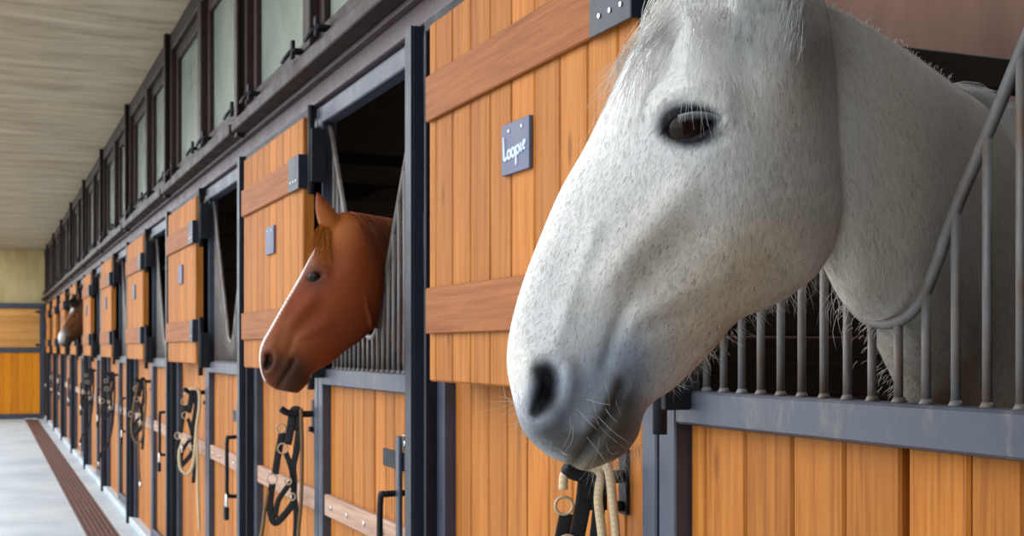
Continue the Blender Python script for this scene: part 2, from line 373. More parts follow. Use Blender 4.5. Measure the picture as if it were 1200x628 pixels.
# chalk handwriting on the nearest plate
pl = [c for c in u0.children if c.name.startswith('name_plate')][0]
m = MB()
def stroke(pts, r=.003): m.tube(smooth_path([(-.0752, .569-q[0]*1.05, .452+q[1]*.8) for q in pts], 5), r, 6)
stroke([(.008, .075), (.010, .045), (.012, .018), (.020, .016), (.026, .022)], .0034)
def loop(cx, cy, rx, ry): stroke([(cx+rx*math.cos(a), cy+ry*math.sin(a)) for a in np.linspace(.5, 6.9, 10)])
loop(.036, .027, .008, .011); loop(.056, .029, .008, .011)
stroke([(.070, .042), (.071, .02), (.071, -.006)]); loop(.079, .032, .008, .010)
stroke([(.094, .046), (.095, .028), (.100, .024)]); stroke([(.104, .036), (.114, .042), (.112, .049), (.105, .044), (.106, .030), (.116, .029)])
m.build('chalk_lettering', M['chalk'], pl)
# ---- stall partitions
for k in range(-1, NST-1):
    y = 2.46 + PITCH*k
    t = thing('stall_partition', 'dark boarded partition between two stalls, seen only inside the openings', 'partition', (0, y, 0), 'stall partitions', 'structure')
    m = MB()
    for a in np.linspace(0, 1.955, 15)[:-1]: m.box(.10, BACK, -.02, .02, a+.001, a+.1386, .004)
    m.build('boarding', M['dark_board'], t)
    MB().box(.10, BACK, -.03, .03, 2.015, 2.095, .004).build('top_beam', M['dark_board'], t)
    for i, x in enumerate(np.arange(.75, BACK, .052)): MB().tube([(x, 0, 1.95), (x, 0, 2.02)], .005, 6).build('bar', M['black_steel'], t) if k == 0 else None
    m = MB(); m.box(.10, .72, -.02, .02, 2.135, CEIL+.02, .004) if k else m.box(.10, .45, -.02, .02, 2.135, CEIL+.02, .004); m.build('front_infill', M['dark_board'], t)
# ==HORSES==
# ------------------------------------------------------------------ horses
Rv = Vector((CT, -ST, 0)); Fv = Vector((ST, CT, 0)); CAM = Vector((CAMX, 0, CAMZ))
def at_depth(x, y, d): return CAM + Rv*((x-600)/FPX*d) + Fv*d + Vector((0, 0, -(y-408)/FPX*d))
def project(P):
    q = P - np.array(CAM); d = q @ np.array(Fv); return 600+FPX*(q @ np.array(Rv))/d, 408-FPX*q[:, 2]/d
class Frame:
    """sagittal plane of a head: a runs from nose to poll, b up, w sideways (near side positive)"""
    def __init__(s, P0, phi, scale=1):
        s.P0 = Vector(P0); p = math.radians(phi); s.h = -Rv*math.cos(p) - Fv*math.sin(p); s.l = -Fv*math.cos(p) + Rv*math.sin(p); s.k = scale
    def ab(s, x, y, off=0):
        d = Rv*((x-600)/FPX) + Fv + Vector((0, 0, -(y-408)/FPX)); t = ((s.P0 + s.l*off - CAM).dot(s.l))/d.dot(s.l); q = CAM + d*t - s.P0
        return (q.dot(-s.h), q.z)
    def world(s, A):
        A = np.asarray(A)*s.k; return np.array(s.P0) + A[:, :1]*np.array(-s.h) + A[:, 1:2]*np.array((0, 0, 1)) + A[:, 2:3]*np.array(s.l)
    def local(s, P):
        q = P - np.array(s.P0); return np.stack([q @ np.array(-s.h), q[:, 2], q @ np.array(s.l)], 1)/s.k
def crom(K, n):
    """Catmull-Rom through rows of K"""
    K = np.asarray(K, float); m = len(K); out = []
    for t in np.linspace(0, m-1, n):
        i = min(int(t), m-2); f = t-i; a, b, c, d = K[max(i-1, 0)], K[i], K[i+1], K[min(i+2, m-1)]
        out.append(.5*((2*b)+(c-a)*f+(2*a-5*b+4*c-d)*f*f+(3*b-a-3*c+d)*f**3))
    return np.array(out)
def smoothstep(a, b, x): t = np.clip((x-a)/(b-a), 0, 1); return t*t*(3-2*t)
class Relief:
    def __init__(s): s.items = []
    def blob(s, c, sa, sb, ang, amp): s.items.append(('b', c, sa, sb, ang, amp)); return s
    def line(s, pts, sig, amp): s.items.append(('l', [np.array(p) for p in pts], sig, amp)); return s
    def pit(s, poly, soft, depth, rim, rimsig): s.items.append(('p', np.array(poly), soft, depth, rim, rimsig)); return s
    def __call__(s, A):
        r = np.zeros(len(A))
        for it in s.items:
            if it[0] == 'b':
                _, c, sa, sb, ang, amp = it; d = A-np.array(c); ca, sn = math.cos(ang), math.sin(ang)
                u = d[:, 0]*ca+d[:, 1]*sn; v = -d[:, 0]*sn+d[:, 1]*ca; r += amp*np.exp(-.5*((u/sa)**2+(v/sb)**2))
            elif it[0] == 'p':
                _, P, soft, depth, rim, rs = it; best = np.full(len(A), 9.); ins = np.zeros(len(A), bool)
                for p, q in zip(P, np.roll(P, -1, 0)):
                    e = q-p; t = np.clip(((A-p) @ e)/(e @ e), 0, 1); best = np.minimum(best, np.linalg.norm(A-(p+t[:, None]*e), axis=1))
                    ins ^= ((p[1] > A[:, 1]) != (q[1] > A[:, 1])) & (A[:, 0] < (q[0]-p[0])*(A[:, 1]-p[1])/(q[1]-p[1]+1e-12)+p[0])
                sd = np.where(ins, best, -best); r += rim*np.exp(-.5*((sd+rs)/rs)**2) - depth*smoothstep(-.15*soft, soft, sd)
            else:
                _, P, sg, amp = it; best = np.full(len(A), 9.)
                for p, q in zip(P[:-1], P[1:]):
                    e = q-p; t = np.clip(((A-p) @ e)/(e @ e), 0, 1); best = np.minimum(best, np.linalg.norm(A-(p+t[:, None]*e), axis=1))
                r += amp*np.exp(-.5*(best/sg)**2)
        return r
def ring_mesh(rings):
    n = len(rings); m = len(rings[0]); V = np.concatenate(rings); F = []
    for i in range(n-1):
        for k in range(m): F.append((i*m+k, i*m+(k+1) % m, (i+1)*m+(k+1) % m, (i+1)*m+k))
    F.append(tuple(range(m))[::-1]); F.append(tuple((n-1)*m+k for k in range(m)))
    return V, F
def head_mesh(fr, secs, relief, N=150, Mm=56):
    K = crom([list(d)+list(v)+list(wd) for d, v, wd in secs], N); rings = []
    for r in K:
        D, V = r[0:2], r[2:4]; bd, bm_, bv, p = r[4:8]
        al = np.linspace(0, 2*math.pi, 2*Mm, endpoint=False); t = (1-np.cos(al))/2; sn = np.sin(al)
        B = np.where(t < .5, bd+(bm_-bd)*np.sin(t*math.pi)**1, bv+(bm_-bv)*np.sin(t*math.pi)); wd = np.abs(sn)**p*B
        ab = D[None]+t[:, None]*(V-D)[None]; wd = wd+relief(ab)*np.clip(np.abs(sn)*1.6, 0, 1); wd = np.maximum(wd, 0)*np.sign(sn)
        rings.append(fr.world(np.column_stack([ab, wd])))
    return ring_mesh(rings)
def loft(secs, n=40, m=48):
    """secs: (top point, bottom point, half width, lateral xyz)"""
    K = crom([list(a)+list(b)+[hw]+list(l)+[p] for a, b, hw, l, p in secs], n); rings = []
    for r in K:
        T, B, hw, L, p = r[0:3], r[3:6], r[6], r[7:10], r[10]; L = L/np.linalg.norm(L)
        al = np.linspace(0, 2*math.pi, m, endpoint=False); t = (1-np.cos(al))/2
        wd = np.sign(np.sin(al))*np.abs(np.sin(al))**p*hw*(1-.25*(1-t)**2)
        rings.append(T[None]+t[:, None]*(B-T)[None]+wd[:, None]*L[None])
    return ring_mesh(rings)
def tube_rings(path, rad, dirs, n=14, m=20):
    K = crom([list(p)+list(r) for p, r in zip(path, rad)], n); u, v = np.array(dirs[0], float), np.array(dirs[1], float)
    al = np.linspace(0, 2*math.pi, m, endpoint=False)
    return ring_mesh([k[0:3][None]+np.cos(al)[:, None]*k[3]*u[None]+np.sin(al)[:, None]*k[4]*v[None] for k in K])
def remeshed(parts, voxel, smooth=3):
    V = []; F = []; o = 0
    for v, f in parts:
        V.append(v); F += [tuple(o+i for i in q) for q in f]; o += len(v)
    me = bpy.data.meshes.new('tmp'); me.from_pydata(np.concatenate(V).tolist(), [], F)
    bm = bmesh.new(); bm.from_mesh(me)
    bmesh.ops.recalc_face_normals(bm, faces=bm.faces); bm.to_mesh(me); bm.free()
    ob = bpy.data.objects.new('tmp', me); COL.objects.link(ob)
    md = ob.modifiers.new('r', 'REMESH'); md.mode = 'VOXEL'; md.voxel_size = voxel; md.use_smooth_shade = True
    if smooth: sm = ob.modifiers.new('s', 'SMOOTH'); sm.factor = .5; sm.iterations = smooth
    dg = bpy.context.evaluated_depsgraph_get(); dg.update(); ev = ob.evaluated_get(dg); m2 = bpy.data.meshes.new_from_object(ev)
    bpy.data.objects.remove(ob); bpy.data.meshes.remove(me)
    co = np.empty(len(m2.vertices)*3); m2.vertices.foreach_get('co', co); return m2, co.reshape(-1, 3)
def faces_of(me):
    n = len(me.polygons); ls = np.empty(n, int); lt = np.empty(n, int); me.polygons.foreach_get('loop_start', ls); me.polygons.foreach_get('loop_total', lt)
    vi = np.empty(len(me.loops), int); me.loops.foreach_get('vertex_index', vi); return [tuple(vi[a:a+b]) for a, b in zip(ls.tolist(), lt.tolist())]
def trunk(dx, yc, lat=(0, -1, 0), k=1.0):
    S = lambda x, zt, zb, hw: ((x*k+dx, yc, zt*k), (x*k+dx, yc, zb*k), hw*k, lat, .9)
    parts = [loft([S(.50, 1.62, .98, .15), S(.62, 1.63, .86, .22), S(.85, 1.60, .80, .27), S(1.3, 1.50, .78, .30), S(1.75, 1.53, .88, .29), S(2.05, 1.48, .98, .25), S(2.20, 1.36, 1.1, .13)], 40, 40)]
    for s in (-1, 1):
        y = yc + s*.15*k
        parts.append(tube_rings([((x)*k+dx, y, z*k) for x, z in ((.72, 1.15), (.72, .85), (.70, .52), (.71, .46), (.71, .16), (.69, .09), (.66, .06), (.66, 0.003))], [(r*k, r*k*.85) for r in (.12, .09, .045, .052, .034, .045, .062, .07)], ((1, 0, 0), (0, 1, 0)), 30))
        parts.append(tube_rings([((x)*k+dx, y, z*k) for x, z in ((2.0, 1.2), (1.92, .90), (2.08, .60), (2.10, .52), (2.06, .16), (2.03, .09), (2.0, .06), (2.0, 0.003))], [(r*k, r*k*.8) for r in (.18, .13, .055, .06, .037, .047, .062, .07)], ((1, 0, 0), (0, 1, 0)), 30))
    return parts
def coat_mat(name, flecks=None, rough=.55):
    t = NT(name, rough, .08); a = t.n('ShaderNodeAttribute', attribute_name='coat'); c = a.outputs['Color']
    f = t.noise(t.coord((1, 1, .35), False), 120, 4, .7); c = t.mix(.35, c, t.ramp(f, [(.3, (.62, .60, .57, 1)), (.62, (1, 1, 1, 1))]), 'MULTIPLY')
    if flecks:
        n2 = t.noise(t.coord((1, 1, .5), False), 150, 2, .5); n3 = t.noise(t.coord((1, 1, 1), False), 9, 3, .6)
        k = t.mix(1, t.ramp(n2, [(.60, (0, 0, 0, 1)), (.68, (1, 1, 1, 1))]), t.ramp(n3, [(.42, (0, 0, 0, 1)), (.66, (.5, .5, .5, 1))]), 'MULTIPLY'); c = t.mix(k, c, flecks)
    t.col(c); t.bump(f, .25, .002); return t.m
def hair_mat(name, rough=.5):
    t = NT(name, rough, .1); a = t.n('ShaderNodeAttribute', attribute_name='coat'); t.col(a.outputs['Color']); return t.m
M['coat_grey'] = coat_mat('flea_bitten_grey_coat', lin(112, 92, 78)); M['coat'] = coat_mat('smooth_coat', rough=.5); M['coat'].node_tree.nodes['Principled BSDF'].inputs['Specular IOR Level'].default_value = .12; M['hair'] = hair_mat('long_hair')
def plain(name, c, rough, spec=.5, coat=0):
    t = NT(name, rough, spec); t.b.inputs['Base Color'].default_value = c; t.b.inputs['Coat Weight'].default_value = coat; t.b.inputs['Coat Roughness'].default_value = .04; return t.m
M['eye'] = plain('dark_brown_eye', (.014, .007, .005, 1), .05, .15, 0)
M['nostril'] = plain('nostril_inside', (.02, .016, .016, 1), .7)
def set_col(me, C):
    at = me.color_attributes.new('coat', 'FLOAT_COLOR', 'POINT'); at.data.foreach_set('color', np.column_stack([C, np.ones(len(C))]).astype(np.float32).ravel())
def strands(name, paths, r0, parent, colors, n=8, mat='hair'):
    """paths: list of control-point arrays; thin three-sided tapering hairs in one mesh"""
    V = []; F = []; C = []
    for pth, cl in zip(paths, colors):
        P = crom(pth, n); b = len(V); rr = r0*random.uniform(.7, 1.2)
        for i, p in enumerate(P):
            t = P[min(i+1, n-1)]-P[max(i-1, 0)]; t = t/(np.linalg.norm(t)+1e-9); u = np.cross(t, (.3, .9, .2)); u /= np.linalg.norm(u)+1e-9; v = np.cross(t, u); r = rr*(1-.85*(i/(n-1))**1.5)
            for k in range(3):
                a = 2.094*k; V.append(p+r*(math.cos(a)*u+math.sin(a)*v)); C.append(cl)
        for i in range(n-1):
            for k in range(3): F.append((b+i*3+k, b+i*3+(k+1) % 3, b+(i+1)*3+(k+1) % 3, b+(i+1)*3+k))
    me = bpy.data.meshes.new(name); me.from_pydata([tuple(v) for v in V], [], F); me.polygons.foreach_set('use_smooth', [True]*len(F)); me.materials.append(M[mat]); set_col(me, np.array(C))
    o = bpy.data.objects.new(name, me); COL.objects.link(o); o.parent = parent; return o
def make_body(name, parts_fine, vox, parts_rough, vox_r, colour, mat, base):
    m1, c1 = remeshed(parts_fine, vox, 3); m2, c2 = remeshed(parts_rough, vox_r, 4)
    F = faces_of(m1) + [tuple(int(i)+len(c1) for i in f) for f in faces_of(m2)]; V = np.concatenate([c1, c2])
    me = bpy.data.meshes.new('body'); me.from_pydata((V-np.array(base)).tolist(), [], F); me.polygons.foreach_set('use_smooth', [True]*len(F)); me.materials.append(M[mat])
    set_col(me, colour(V)); o = bpy.data.objects.new('body', me); COL.objects.link(o)
    bpy.data.meshes.remove(m1); bpy.data.meshes.remove(m2); return o, V, F, len(c1)
def sphere(name, c, r, mat, parent, base=(0, 0, 0), squash=None):
    bm = bmesh.new(); bmesh.ops.create_uvsphere(bm, u_segments=32, v_segments=20, radius=r); me = bpy.data.meshes.new(name); bm.to_mesh(me); bm.free()
    me.polygons.foreach_set('use_smooth', [True]*len(me.polygons)); me.materials.append(mat); o = bpy.data.objects.new(name, me); COL.objects.link(o); o.location = Vector(c)-Vector(base); o.parent = parent; return o

# relief of a horse's face, laid out once for the grey and carried to the others by a similarity
EYE = [(774, 160), (783, 147), (797, 138), (812, 134), (828, 135), (842, 142), (835, 152), (822, 160), (806, 164), (789, 165)]
NOSTRIL = [(628, 431), (644, 424), (657, 431), (660, 448), (655, 468), (643, 487), (630, 494), (623, 488), (627, 470), (633, 452)]
def face_relief(T, k):
    """T maps the grey's face points to (a,b); k scales lengths in metres"""
    s = .00103*k; R = Relief()
    R.line([T(772, 120), T(800, 110), T(838, 120)], 13*s, .011*k); R.blob(T(806, 147), 36*s, 24*s, 0, .007*k); R.pit([T(*q) for q in EYE], 5*s, .017*k, .002*k, 5*s)
    R.line([T(772, 166), T(805, 176), T(838, 166)], 5*s, -.003*k); R.line([T(780, 128), T(800, 122), T(835, 124)], 4*s, -.003*k)
    R.blob(T(858, 100), 24*s, 20*s, 0, -.006*k); R.line([T(800, 222), T(760, 270), T(715, 325)], 13*s, .006*k); R.line([T(820, 275), T(770, 315), T(735, 365)], 15*s, -.005*k)
    R.blob(T(900, 220), 62*s, 75*s, 0, .010*k); R.blob(T(690, 345), 22*s, 50*s, .5, -.004*k)
    R.pit([T(*q) for q in NOSTRIL], 11*s, .034*k, .008*k, 8*s)
    R.blob(T(640, 510), 32*s, 20*s, 0, .004*k); R.line([T(733, 450), T(722, 478), T(703, 507), T(681, 545)], 4.5*s, -.014*k); R.line([T(722, 455), T(708, 480), T(690, 505)], 8*s, .004*k); R.blob(T(728, 512), 18*s, 20*s, 0, .003*k)
    R.line([T(738, 360), T(722, 395), T(712, 428)], 5*s, -.005*k); R.line([T(745, 372), T(800, 345), T(850, 325)], 9*s, .003*k); R.line([T(760, 385), T(810, 372)], 7*s, -.0025*k); R.line([T(700, 265), T(672, 345), T(655, 400)], 7*s, .003*k)
    return R
WIDTHS = [(.020, .024, .020, .8), (.036, .042, .034, .8), (.045, .052, .040, .75), (.044, .054, .042, .75), (.037, .047, .040, .75), (.036, .047, .040, .75), (.040, .054, .045, .75), (.047, .064, .054, .75), (.058, .077, .064, .72), (.076, .090, .074, .7), (.086, .096, .078, .7), (.086, .096, .076, .75), (.078, .09, .07, .8), (.06, .075, .06, .85), (.03, .05, .04, .9)]
def ears(fr, base, tip, w0, w1, r, lean=0.0):
    out = []
    for s in (-1, 1):
        b0 = np.array(base); t0 = np.array(tip); P = []; Rr = []
        for f, ra, sk in ((-.08, .7, -.045), (0, .95, -.022), (.12, 1.05, -.006), (.35, 1.1, 0), (.6, .85, 0), (.85, .4, 0), (1, .06, 0)):
            q = b0+(t0-b0)*f; P.append((q[0], q[1], s*(w0+sk+(w1-w0)*f))); Rr.append((r*ra, r*ra*.75))
        W = fr.world(np.array(P)); out.append(tube_rings([tuple(x) for x in W], Rr, (tuple(-fr.h), tuple(fr.l)), 18, 18))
    return out

# ================= the grey
def grey_horse():
    fr = Frame(at_depth(780, 250, 1.55), 3); ab = fr.ab
    PX = [((640, 533), (688, 551)), ((613, 505), (726, 535)), ((600, 462), (746, 512)), ((594, 425), (758, 478)), ((598, 385), (792, 452)), ((612, 333), (832, 413)), ((632, 280), (864, 376)), ((657, 222), (902, 359)), ((685, 173), (936, 338)), ((712, 118), (962, 312)), ((742, 55), (983, 262)), ((775, 5), (985, 215)), ((812, -32), (982, 150)), ((862, -55), (975, 90)), ((915, -50), (965, 25))]
    secs = [(ab(*d), ab(*v), wd) for (d, v), wd in zip(PX, WIDTHS)]
    T = lambda x, y: ab(x, y, .065)
    rel = face_relief(T, 1.0)
    l = tuple(fr.l); L2 = (-.2, -1, 0)
    N = [((948, 0), (965, 300), 1.570, .070, l), ((972, 12), (976, 324), 1.59, .080, l), ((1000, 26), (994, 356), 1.62, .092, l), ((1036, 48), (1026, 380), 1.67, .105, L2), ((1075, 76), (1052, 425), 1.73, .122, L2), ((1105, 100), (1074, 465), 1.80, .142, L2), ((1140, 128), (1108, 520), 1.90, .17, L2)]
    S = [(tuple(at_depth(*d, z)), tuple(at_depth(*v, z)), hw, la, .85) for d, v, z, hw, la in N]
    S += [((.47, 1.58, 1.665), (.47, 1.58, .98), .205, (0, -1, 0), .9), ((.70, 1.60, 1.64), (.70, 1.60, .86), .25, (0, -1, 0), .9), ((.9, 1.60, 1.58), (.9, 1.6, .82), .26, (0, -1, 0), .9)]
    rel.blob(T(885, 48), 48*.00103, 34*.00103, 0, .016); neck = loft(S, 90, 64)
    er = ears(fr, ab(890, 40, .08), ab(912, -150, .08), .074, .095, .042)
    base = (1.2, 1.6, 0)
    def colour(P):
        L = fr.local(P); Lm = L.copy(); Lm[:, 2] = np.abs(L[:, 2]); px, py = project(fr.world(Lm)); n = len(P); C = np.tile(np.array([.82, .81, .79]), (n, 1))
        def blend(mask, c): C[:] = C*(1-mask[:, None])+np.array(c)[None]*mask[:, None]
        def g(x, y, sx, sy=None, ang=0):
            sy = sy or sx; dx, dy = px-x, py-y; u = dx*math.cos(ang)+dy*math.sin(ang); v = -dx*math.sin(ang)+dy*math.cos(ang); return np.exp(-.5*((u/sx)**2+(v/sy)**2))
        nk = smoothstep(960, 1060, px); blend(nk*.75, (.66, .58, .47)); blend(smoothstep(820, 900, px)*(1-smoothstep(965, 1000, px))*smoothstep(60, 110, py)*.55, (.50, .45, .38))  # neck lifted, cheek toned down: part dapple, part painted light and shade
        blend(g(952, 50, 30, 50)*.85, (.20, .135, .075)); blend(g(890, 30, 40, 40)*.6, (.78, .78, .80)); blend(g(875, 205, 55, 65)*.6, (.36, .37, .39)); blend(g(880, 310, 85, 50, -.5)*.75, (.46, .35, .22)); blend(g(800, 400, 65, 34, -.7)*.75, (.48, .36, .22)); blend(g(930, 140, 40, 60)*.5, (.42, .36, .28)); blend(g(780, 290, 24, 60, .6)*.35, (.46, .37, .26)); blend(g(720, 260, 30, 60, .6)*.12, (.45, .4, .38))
        blend(g(755, 300, 22, 60, .6)*.4, (.48, .40, .30)); blend(g(1005, 330, 40, 55)*.85, (.80, .73, .63)); blend(smoothstep(400, 440, py)*g(1040, 440, 40, 70), (.75, .72, .70))  # throat and chest lightened: light from outside painted into the coat
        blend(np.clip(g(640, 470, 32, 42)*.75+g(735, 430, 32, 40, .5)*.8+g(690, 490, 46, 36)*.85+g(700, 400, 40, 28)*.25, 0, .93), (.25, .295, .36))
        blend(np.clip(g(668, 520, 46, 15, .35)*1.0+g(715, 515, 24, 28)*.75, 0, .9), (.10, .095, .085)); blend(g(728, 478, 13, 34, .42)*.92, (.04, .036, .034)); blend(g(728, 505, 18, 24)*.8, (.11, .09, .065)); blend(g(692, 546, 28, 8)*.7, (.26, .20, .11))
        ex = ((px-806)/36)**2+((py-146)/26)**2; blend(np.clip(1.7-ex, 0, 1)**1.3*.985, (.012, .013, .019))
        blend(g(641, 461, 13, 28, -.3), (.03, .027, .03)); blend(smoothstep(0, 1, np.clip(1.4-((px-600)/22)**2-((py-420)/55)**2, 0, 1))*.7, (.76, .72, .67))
        return C
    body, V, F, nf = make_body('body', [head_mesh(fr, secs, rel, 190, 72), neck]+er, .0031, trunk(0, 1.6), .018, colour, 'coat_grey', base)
    t = body; t.name = 'grey_horse'; t.location = base
    tag(t, 'large white-grey flecked horse in the foreground with its head out over the yoke', 'horse')
    V3 = V[:nf]
    # eyes
    K = crom([list(d)+list(v)+list(wd) for d, v, wd in secs], 300)
    def near_surface(x, y):
        L = fr.local(V3); a0 = np.array(T(x, y)); d = np.hypot(L[:, 0]-a0[0], L[:, 1]-a0[1]); k = (d < .006) & (L[:, 2] > 0); return a0, (L[k, 2].max() if k.any() else .09)
    a0, wv = near_surface(807, 132)
    for s in (-1, 1):
        e = sphere('eye', fr.world(np.array([[a0[0], T(807, 150)[1], s*(wv-.0350)]]))[0], .0315, M['eye'], t, base)
    # coat hair: short blades over the head and neck
    tri = [f for f in F if max(f) < nf]; q = np.array([f[:3] for f in tri]); A, B, Cc = V[q[:, 0]], V[q[:, 1]], V[q[:, 2]]
    nr = np.cross(B-A, Cc-A); ar = np.linalg.norm(nr, axis=1)+1e-12; nr = nr/ar[:, None]
    vis = ((A-np.array(CAM))*nr).sum(1) < .35*np.linalg.norm(A-np.array(CAM), axis=1); keep = vis & (A[:, 0] < .55)
    pr = ar*keep; pr /= pr.sum(); n = 90000; idx = RNG.choice(len(q), n, p=pr); r1, r2 = RNG.random(n), RNG.random(n); sw = r1+r2 > 1; r1[sw], r2[sw] = 1-r1[sw], 1-r2[sw]
    P = A[idx]+(B-A)[idx]*r1[:, None]+(Cc-A)[idx]*r2[:, None]; nn = nr[idx]; px, py = project(P)
    hd = np.array(fr.h)*.45+np.array((0, 0, -.9)); nd = np.array((.35, .05, -.93)); kk = smoothstep(930, 1010, px)[:, None]; ck = (smoothstep(800, 880, px)*(1-smoothstep(930, 1010, px)))[:, None]
    dr = hd*(1-kk)+nd*kk; dr = dr*(1-ck)+np.array((0.05, 0, -1))*ck; dr = dr+RNG.normal(0, .22, (n, 3)); dr -= nn*(dr*nn).sum(1)[:, None]; dr /= np.linalg.norm(dr, axis=1)[:, None]+1e-9
    ln = (.006+.008*kk[:, 0]+.004*ck[:, 0])*RNG.uniform(.6, 1.4, n); muz = np.exp(-.5*(((px-680)/60)**2+((py-480)/55)**2)); ln *= 1-.6*muz; ey = ((px-806)/30)**2+((py-148)/20)**2 < 1; ln[ey] *= .25
    nost = ((px-641)/13)**2+((py-461)/28)**2 < 1; ln[nost] *= .2
    sd = np.cross(dr, nn); tip = P+(dr+nn*.10)*ln[:, None]; wdt = .00050
    hv = np.empty((n*3, 3)); hv[0::3] = P+sd*wdt+nn*.0001; hv[1::3] = P-sd*wdt+nn*.0001; hv[2::3] = tip
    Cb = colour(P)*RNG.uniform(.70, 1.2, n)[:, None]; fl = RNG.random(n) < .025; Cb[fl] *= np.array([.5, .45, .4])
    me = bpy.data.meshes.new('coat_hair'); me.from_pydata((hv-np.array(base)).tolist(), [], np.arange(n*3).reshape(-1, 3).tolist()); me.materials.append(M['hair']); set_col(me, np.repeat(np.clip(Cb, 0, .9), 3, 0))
    co = bpy.data.objects.new('coat_hair', me); COL.objects.link(co); co.parent = t; co['kind'] = 'stuff'
    B0 = np.array(base); W3 = lambda x, y, wd, off=.065: fr.world(np.array([[*ab(x, y, off), wd]]))[0]-B0
    # forelock falling between eye and ear
    P_ = []; Cl = []
    for i in range(420):
        u = random.random(); x0 = 800+u*75+random.gauss(0, 4); y0 = random.uniform(-60, -20); far = random.random() < .45
        ww = random.uniform(.0, .05) if far else .05+.03*random.random()
        if far:
            xe = 690+random.random()*75; ye = 95+random.random()*80; pts = [W3(x0-20, y0, ww*.6, .02), W3(x0-45, 10, ww+.01, .02), W3((x0+xe)/2-28, 62, .072, .06), W3(xe+random.gauss(0, 8), ye, .062, .05)]
        else:
            xe = 790+random.random()*70; ye = 50+random.random()*(130 if random.random() < .35 else 60); pts = [W3(x0, y0, ww), W3(x0-6, 10, .085), W3((x0-6+xe)/2-4, (10+ye)/2, .103), W3(xe+random.gauss(0, 5), ye, .106)]
        P_.append(np.array(pts)); b = random.uniform(.88, .97); Cl.append((b, b*.99, b*.96))
    strands('forelock', P_, .0005, t, Cl, 9); P_ = []; Cl = []
    for i in range(420):
        x = 850+random.random()*85; y = random.uniform(-30, 52); P_.append(np.array([W3(x, y, .095), W3(x-5, y+14, .112), W3(x-9+random.gauss(0, 5), y+26+random.random()*16, .108)])); b = random.uniform(.68, .9); Cl.append((b, b, b*.99))
    strands('ear_hair', P_, .0004, t, Cl, 6)
    # mane: short upright crest hair, long white lock over the withers
    P_ = []; Cl = []; cr = crom([list(s[0]) for s in S[:8]], 200)
    for i in range(3000):
        k = random.random()*.9; p = cr[int(k*199)]; lat = np.array((0, random.gauss(0, .012), 0)); g0 = p+lat-np.array((0, 0, .008)); h = random.uniform(.002, .006)
        P_.append(np.array([g0, g0+np.array((.3*h, .3*h, .9*h)), g0+np.array((.9*h, random.gauss(.3, .3)*h, 1.2*h))])-B0); b = random.uniform(.45, .7); Cl.append((b, b*.96, b*.9))
    for i in range(1400):
        u = random.random(); p = np.array(at_depth(1108+70*u, 104+40*u, 1.92+.25*u))+np.array((0, random.uniform(-.01, .04), random.gauss(0, .004))); d = random.uniform(.6, 1.2)
        P_.append(np.array([p, p+np.array((.04, .02, .012*d)), p+np.array((.11, .03+random.gauss(0, .01), .004)), p+np.array((.17, .04+random.gauss(0, .02), -.07*d))])-B0); b = random.uniform(.85, .97); Cl.append((b, b, b*.97))
    strands('mane', P_, .00045, t, Cl, 7)
    # beard and whiskers
    P_ = []; Cl = []
    def rnd_hair(x, y, wd, dx, dy, dw, j, c):
        p = W3(x, y, wd, 0); q = W3(x+dx*.5+random.gauss(0, j*.3), y+dy*.5, wd+dw*.6, 0); e = W3(x+dx+random.gauss(0, j), y+dy+random.gauss(0, j), wd+dw, 0); P_.append(np.array([p, q, e])); b = c*random.uniform(.8, 1.2); Cl.append((b, b*.95, b*.88))
    for i in range(80): x = 690+random.random()*62; rnd_hair(x, 540-max(0, x-715)*.55, random.gauss(0, .018), random.gauss(2, 10), random.uniform(12, 50), random.gauss(0, .01), 5, .5)
    for i in range(40): x = 600+random.random()*60; y = 470+max(0, x-606)*1.1; rnd_hair(x, min(y, 535), random.gauss(0, .03), random.uniform(-38, -4), random.uniform(-12, 26), random.gauss(0, .01), 6, .6)
    for i in range(14): x = 650+random.random()*75; y = 440+random.random()*75; rnd_hair(x, y, .05, random.uniform(-25, 40), random.uniform(10, 50), .03, 6, .62)
    strands('whiskers', P_, .00025, t, Cl, 6); P_ = []; Cl = []
    for i in range(150): u = random.random(); x = 780+u*180; y = float(np.interp(x, [780, 800, 843, 896, 941, 960], [458, 445, 402, 363, 336, 318])); rnd_hair(x, y-4, random.gauss(0, .02), random.gauss(6, 6), random.uniform(6, 18)+12*(abs(x-940) < 22), 0, 4, .62)
    strands('jaw_hair', P_, .0003, t, Cl, 6)
    P_ = []; Cl = []
    for i in range(16):
        x0, y0 = 972+random.random()*30, 325+random.random()*45; p = np.array(at_depth(x0, y0, 1.60)); d = random.uniform(.02, .055); e = p+np.array((random.gauss(0, .012), random.gauss(0, .01), -d)); P_.append(np.array([p, (p+e)/2+np.array((-.006, 0, 0)), e])-B0); Cl.append((.66, .65, .62))
    for i in range(130):
        f = random.random(); x0, y0 = 998+f*58, 356+f*108; p = np.array(at_depth(x0, y0, 1.63+f*.16))+np.array((0, random.gauss(0, .02), 0)); d = random.uniform(.005, .013); e = p+np.array((-.35*d, random.gauss(0, .3)*d, -d)); P_.append(np.array([p+np.array((.006, 0, 0)), (p+e)/2, e])-B0); Cl.append((.70, .68, .66))
    strands('throat_hair', P_, .0004, t, Cl, 5)
    P_ = []; Cl = []
    for i in range(90):
        u = i/89; x = 790+u*50; y = 139-6*math.sin(u*math.pi)+u*2; a0 = W3(x, y, wv-.010); e = W3(x+(u-.2)*12, y+9+random.random()*4, wv-.001); m_ = W3(x+(u-.2)*6, y+4, wv-.001); P_.append(np.array([a0, m_, e])); Cl.append((.55, .56, .6))
    strands('eyelashes', P_, .00025, t, Cl, 5)
    return t
grey = grey_horse()

